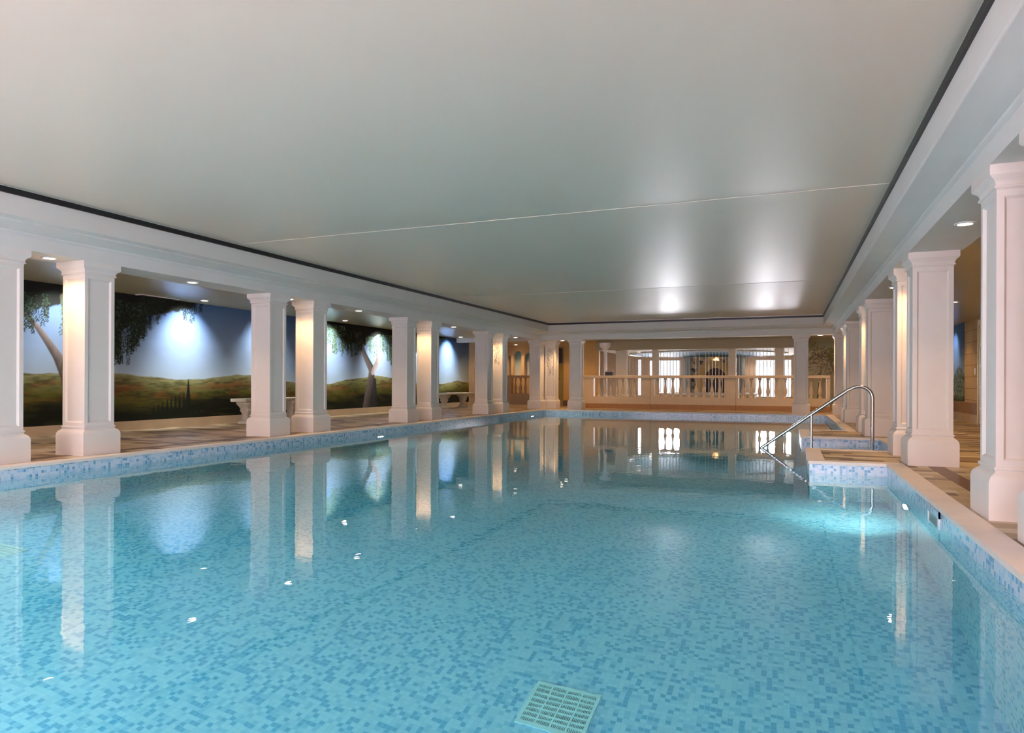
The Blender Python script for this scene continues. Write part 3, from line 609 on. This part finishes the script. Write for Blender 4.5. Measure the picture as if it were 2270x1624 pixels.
# ------------------------------------------------------------------ right aisle: glazed door, switch, plinth band
dr = MB().box(WR-.05,WR-.004,16.3,16.40,0,2.2).box(WR-.05,WR-.004,17.85,17.95,0,2.2).box(WR-.05,WR-.004,16.3,17.95,2.2,2.32)
d1 = struct(dr, 'door_1', m_gold)
g_ = MB()
for z in (.02,.33,.80,1.27,1.74,2.12): g_.box(WR-.04,WR-.01,16.42,17.83,z,z+.07)
for y in (16.42,17.1,17.76): g_.box(WR-.042,WR-.008,y,y+.07,.02,2.19)
g_.build('leaf_frame', m_gold, d1)
MB().box(WR-.02,WR-.012,16.44,17.82,.05,2.15).build('pane', plain('dark_glass',(.10,.09,.07),.08,spec=.8), d1)
tag(MB().box(WR-.012,WR,18.28,18.38,1.12,1.27).build('light_switch', m_white), 'small white switch plate on the stone block wall by the glazed door', 'switch')
struct(MB().box(WR-.012,WR,18.0,22.3,.2,.47), 'trim_10', plain('brown_plinth',(.30,.17,.10),.5,noise=.15,scale=5))

# ------------------------------------------------------------------ far end: door wall, arches, balustrade, spa room
fw = MB().box(-9.4,-8.95,25.2,25.35,0,2.5).box(-8.05,-6.64,25.2,25.35,0,2.5).box(-8.95,-8.05,25.2,25.35,2.3,2.5).box(-9.4,-9.25,25.35,27.4,0,2.5)
struct(fw, 'wall_far_left', m_ochre)
d2_ = struct(MB().box(-8.95,-8.05,25.24,25.29,0,2.3), 'door_2', m_olive)
MB().box(-8.85,-8.10,25.225,25.24,1.66,2.24).build('notice_panel', m_dark, d2_)
MB().tube([(-8.22,25.24,1.06),(-8.22,25.19,1.06),(-8.40,25.19,1.06)], .013, 8).build('door_handle', m_black, d2_, smooth=True)
struct(MB().box(-8.05,-7.6,25.17,25.2,0,.22), 'baseboard_far', m_brown)
struct(MB().box(WL-.2,-9.2,27.45,27.6,0,2.5), 'wall_arches', m_wall)
ap = MB()    # cream wall face with three round-headed openings
def arch_face(mb, x0, x1, ops, zb, y0, y1, zt):
    """wall slab from x0..x1 with round-topped openings ops=[(xa,xb,zspring)], below zb solid"""
    mb.box(x0,x1,y0,y1,0,zb); cur = x0
    for xa, xb, zs in ops:
        mb.box(cur,xa,y0,y1,zb,zt); r_ = (xb-xa)/2; cx = (xa+xb)/2; n_ = 14
        for k in range(n_):
            a0, a1 = math.pi-math.pi*k/n_, math.pi-math.pi*(k+1)/n_
            p0 = (cx+r_*math.cos(a0), zs+r_*math.sin(a0)); p1 = (cx+r_*math.cos(a1), zs+r_*math.sin(a1))
            mb.add([(p0[0],y0,p0[1]),(p1[0],y0,p1[1]),(p1[0],y0,zt),(p0[0],y0,zt),(p0[0],y1,p0[1]),(p1[0],y1,p1[1]),(p1[0],y1,zt),(p0[0],y1,zt)],
                   [(0,1,2,3),(7,6,5,4),(0,4,5,1),(3,2,6,7)])
        cur = xb
    mb.box(cur,x1,y0,y1,zb,zt)
arch_face(ap, WL, -9.4, [(-11.18,-11.06,2.0),(-10.95,-10.58,2.08),(-10.44,-10.1,2.0)], 1.2, 27.2, 27.4, 2.5)
pil = ap.build('arched_screen', m_wall); tag(pil, 'cream screen wall with three round-headed openings at far left', 'wall panel')
msky, N, L, p = newmat('painted_sky'); tc = N.new('ShaderNodeTexCoord'); sp = N.new('ShaderNodeSeparateXYZ'); L.new(tc.outputs['Object'], sp.inputs[0])
cr = N.new('ShaderNodeValToRGB'); mr = N.new('ShaderNodeMapRange'); mr.inputs[1].default_value = 1.2; mr.inputs[2].default_value = 2.3; L.new(sp.outputs[2], mr.inputs[0]); L.new(mr.outputs[0], cr.inputs[0])
cr.color_ramp.elements[0].color = (.70,.78,.90,1); cr.color_ramp.elements[1].color = (.10,.42,.62,1); L.new(cr.outputs[0], p.inputs['Base Color'])
tag(MB().box(WL,-9.4,27.41,27.44,1.15,2.4).build('sky_painting', msky), 'blue painted sky showing through the cream arches', 'painting')
# low balustrade in front of the arches
BAL = [(.055,0),(.055,.04),(.035,.06),(.03,.08),(.05,.14),(.062,.20),(.055,.27),(.035,.36),(.026,.46),(.03,.52),(.045,.54),(.03,.56),(.03,.58),(.055,.60),(.055,.65)]
def bal_part(parent, x, y, z0, h):
    return MB().lathe([(r_, z0+z*h/.65) for r_, z in BAL], x, y, 14).build('baluster', m_bal, parent, smooth=True)
ba = empty('balustrade', (0,0,0), 'short cream balustrade with pier below the blue painted arches', 'balustrade', 'stone balustrades at the far end')
MB().box(-11.0,-9.9,26.2,26.4,0,.45).build('plinth', m_bal, ba); MB().box(-11.05,-9.9,26.17,26.43,1.10,1.20).build('handrail', m_bal, ba, bevel=.01)
MB().box(-11.0,-10.62,26.19,26.41,.45,1.10).build('pier', m_bal, ba)
for x in (-10.48,-10.26,-10.04): bal_part(ba, x, 26.3, .45, .65)
# fluted pilaster closing the mural
pi_ = empty('wall_pilaster', (WL+.1,23.55,0), 'pale fluted pilaster closing the far end of the mural', 'pilaster')
MB().box(-.1,.16,-.24,.24,0,.33).build('base', m_bal, pi_, bevel=.01)
b = MB()
for k in range(5): b.box(.0,.10,-.19+.08*k,-.19+.08*k+.055,.33,2.3)
b.box(-.1,.07,-.195,.19,.331,2.299); b.build('shaft', m_bal, pi_)
MB().squares([(.16,2.3),(.2,2.36),(.21,2.42),(.21,2.5)]).build('capital', m_bal, pi_)
# main balustrade in three runs
def run(x0, x1, piers, bals, label, extra=None):
    root = empty('balustrade', (0,0,0), label, 'balustrade', 'stone balustrades at the far end'); y0, y1 = 23.62, 23.84
    MB().box(x0,x1,y0+.01,y1-.01,.17,.42).build('plinth', m_bal, root)
    MB().box(x0,x1,y0-.02,y1,0,.17).build('skirting', m_rust, root)
    MB().box(x0,x1,y0-.03,y1+.03,1.07,1.165).build('handrail', m_bal, root, bevel=.012)
    for a, b2 in piers: MB().box(a,b2,y0+.005,y1-.005,.42,1.07).build('pier', m_bal, root)
    for x in bals: bal_part(root, x, 23.73, .42, .65)
run(-7.05,-4.405, [(-7.05,-6.42),(-4.71,-4.405)], [-6.24+.215*k for k in range(7)], 'left run of the cream stone balustrade beyond the pool')
run(-4.395,-1.585, [(-4.395,-4.28),(-1.95,-1.585)], [-4.16+.258*k for k in range(9)], 'middle run of the cream stone balustrade in front of the stone arch')
run(-1.575,1.25, [(-1.575,-1.50),(1.14,1.25)], [-1.36+.258*k for k in range(10)], 'right run of the cream stone balustrade behind the end column')
bx = empty('dark_box', (-5.88,23.73,1.165), 'small black box with a pale lid standing on the left balustrade', 'box')
MB().box(-.13,.13,-.08,.08,0,.13).build('body', m_black, bx); MB().box(-.14,.14,-.09,.09,.155,.175).box(.10,.12,-.05,.05,.13,.155).box(-.12,-.10,-.05,.05,.13,.155).build('lid', m_bal, bx)
wc = empty('white_column', (-6.10,24.06,0), 'slender white column with flared capital at the left end of the spa room', 'column')
MB().lathe([(.10,0),(.10,.08),(.07,.12),(.06,.2),(.055,2.0)], n=18).build('shaft', m_white, wc, smooth=True)
MB().lathe([(.055,2.0),(.07,2.02),(.06,2.06),(.12,2.14),(.20,2.2),(.215,2.24),(.215,2.34)], n=18).build('capital', m_white, wc, smooth=True)
# dropped beam with rounded ends over the balustrade
pr = [(-6.0,2.5),(-6.0,2.42)] + [(-6.0+.35-.35*math.cos(a), 2.42-.29*math.sin(a)) for a in [R(15*k) for k in range(1,7)]] + [(.62,2.13),(.62,2.5)]
struct(MB().loft([[(x,24.29,z) for x,z in pr],[(x,24.49,z) for x,z in pr]]), 'trim_11', m_drab)
PST = [(-5.83,-5.43,'grey square post behind the left balustrade run'),(-4.50,-4.29,'thin grey square post left of the left garden window'),(-1.89,-1.64,'grey square post right of the stone arch'),(-.39,-.11,'grey square post splitting the right garden window')]
for a, b2, t in PST:
    o = MB().box(a,b2,24.5,24.5+.25,0,2.09).build('square_post', m_fill, bevel=.01); tag(o, t, 'post', 'posts behind the balustrade')
# hanging rods
rd = empty('rod_screen', (0,0,0), 'row of thin pale vertical rods hanging behind the balustrade', 'screen')
r0 = MB().tube([(0,24.95,0.0),(0,24.95,2.08)], .009, 6).build('rod', plain('pale_rod',(.62,.62,.50),.4), rd); k = 0
for i in range(49):
    x = -5.4+.113*i
    if i in (7,20,23,33) or any(a-.02 < x < b2+.02 for a,b2,_ in PST): continue
    o = r0 if k == 0 else r0.copy()
    if k: C.objects.link(o)
    o.location = (x,0,0); k += 1
# spa room shell
bk = MB(); wins = [(-6.39,-6.20,.3,2.0),(-5.85,-4.44,.3,1.95),(-1.29,.17,.3,1.93)]; cur = -8.2; y0, y1 = 31.2, 31.35
segs = []
for a,b2,z0,z1 in wins:
    bk.box(cur,a,y0,y1,0,2.5); bk.box(a,b2,y0,y1,0,z0); bk.box(a,b2,y0,y1,z1,2.5); cur = b2
bk.box(cur,.75,y0,y1,0,2.5)
struct(bk, 'wall_far', m_pink)
struct(MB().box(-8.2,-8.05,25.35,31.2,0,2.5), 'wall_spa_left', m_pink)
struct(MB().box(.60,.72,27.0,31.2,0,2.5).box(.60,WR,27.0,27.15,0,2.5), 'wall_spa_right', m_wall)
for i, (a,b2,z0,z1) in enumerate(wins):
    t = .035; o = struct(MB().box(a,a+t,31.19,31.25,z0,z1).box(b2-t,b2,31.19,31.25,z0,z1).box(a,b2,31.19,31.25,z0,z0+t).box(a,b2,31.19,31.25,z1-t,z1), 'window_%d'%(i+1), m_white)
    MB().box(a+t,b2-t,31.22,31.226,z0+t,z1-t).build('pane', m_glass, o)
for i in range(4):
    a, b2 = xs[2*i], xs[2*i+1]; z0, z1 = .5, 2.4; t = .05
    o = struct(MB().box(a,a+t,-2.28,-2.22,z0,z1).box(b2-t,b2,-2.28,-2.22,z0,z1).box(a,b2,-2.28,-2.22,z0,z0+t).box(a,b2,-2.28,-2.22,z1-t,z1), 'window_%d'%(i+4), m_white)
    MB().box(a+t,b2-t,-2.26,-2.254,z0+t,z1-t).build('pane', m_glass, o)
rb = MB(); arch_face(rb, -4.12, -1.7, [(-3.38,-2.48,1.25)], .001, 31.05, 31.19, 2.07)
tag(rb.build('rubble_wall', m_rubble), 'speckled rubble stone wall between the two garden windows', 'stone wall')
ar = empty('stone_arch', (-2.93,30.98,0), 'ochre stone arch with dark opening in the rubble wall', 'arch')
vs = MB(); n_ = 20
for (ro, ri) in [(.80,.45)]:
    ring_o = [(ro*math.cos(math.pi*k/n_), 1.10+ro*math.sin(math.pi*k/n_)) for k in range(n_+1)]; ring_i = [(ri*math.cos(math.pi*k/n_), 1.10+ri*math.sin(math.pi*k/n_)*1.05) for k in range(n_+1)]
    ring_o = [(ro,0)]+ring_o+[(-ro,0)]; ring_i = [(ri,0)]+ring_i+[(-ri,0)]
    for k in range(len(ring_o)-1):
        a, b2, c, d = ring_o[k], ring_o[k+1], ring_i[k+1], ring_i[k]
        vs.add([(a[0],-.06,a[1]),(b2[0],-.06,b2[1]),(c[0],-.06,c[1]),(d[0],-.06,d[1]),(a[0],.06,a[1]),(b2[0],.06,b2[1]),(c[0],.06,c[1]),(d[0],.06,d[1])],
               [(0,1,2,3),(7,6,5,4),(0,4,5,1),(1,5,6,2),(2,6,7,3),(3,7,4,0)])
vs.build('voussoirs', m_ochre, ar)
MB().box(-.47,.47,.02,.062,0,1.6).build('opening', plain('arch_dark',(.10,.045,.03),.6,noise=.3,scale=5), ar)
for x, t in [(-4.12,'blue-grey pillar left of the stone arch'),(-1.9,'blue-grey pillar right of the stone arch')]:
    q = empty('round_pillar', (x+.05,30.75,0), t, 'pillar', 'blue-grey pillars by the stone arch')
    MB().lathe([(.19,0),(.19,.1),(.15,.14),(.15,1.98),(.19,2.0),(.19,2.08)], n=20).build('shaft', m_bluepil, q, smooth=True)
cdisc = tag(MB().lathe([(3.0,2.079),(3.0,2.06),(0,2.06)], -3.0, 28.1, 64, cap=False).build('ceiling_disc', m_blue), 'large round blue painted disc on the spa room ceiling', 'ceiling panel')
b = MB(); b.tube([(-3.0+3.02*math.cos(a),28.1+3.02*math.sin(a),2.055) for a in [2*math.pi*k/72 for k in range(73)]], .02, 8)
b.build('rim', m_white, cdisc)['label'] = 'thin white rim'
tb = empty('spa_tub', (-3.0,27.9,0), 'round raised spa pool in the room behind the balustrade', 'spa pool')
MB().lathe([(1.9,0),(1.9,.46)], n=48, cap=False).build('side', m_bal, tb, smooth=True)
MB().lathe([(1.65,.44),(1.65,.52),(1.97,.52),(1.97,.46),(1.9,.46)], n=48, cap=False).build('rim', m_cope, tb, smooth=True)
MB().lathe([(1.65,.40),(0,.40)], n=48, cap=False).build('water', plain('spa_water',(.10,.35,.42),.05), tb)
# small fittings on the left aisle ceiling
v = empty('ceiling_vent', (WL+.12,9.45,ZAL), 'pale slotted air vent at the aisle ceiling edge above the mural', 'vent')
MB().box(-.08,.08,-.42,.42,-.012,-.001).build('frame', m_white, v)
b = MB()
for q in (-.045,-.015,.015,.045): b.box(q-.008,q+.008,-.38,.38,-.016,-.011)
b.build('slots', m_dark, v)
tag(MB().lathe([(.0,-.07),(.05,-.06),(.06,-.03),(.06,0)], 0, 0, 16, cap=False).build('smoke_detector', m_white, loc=(WL+.5,11.7,ZAL), smooth=True), 'small white detector under the aisle ceiling right of the cypresses', 'detector')
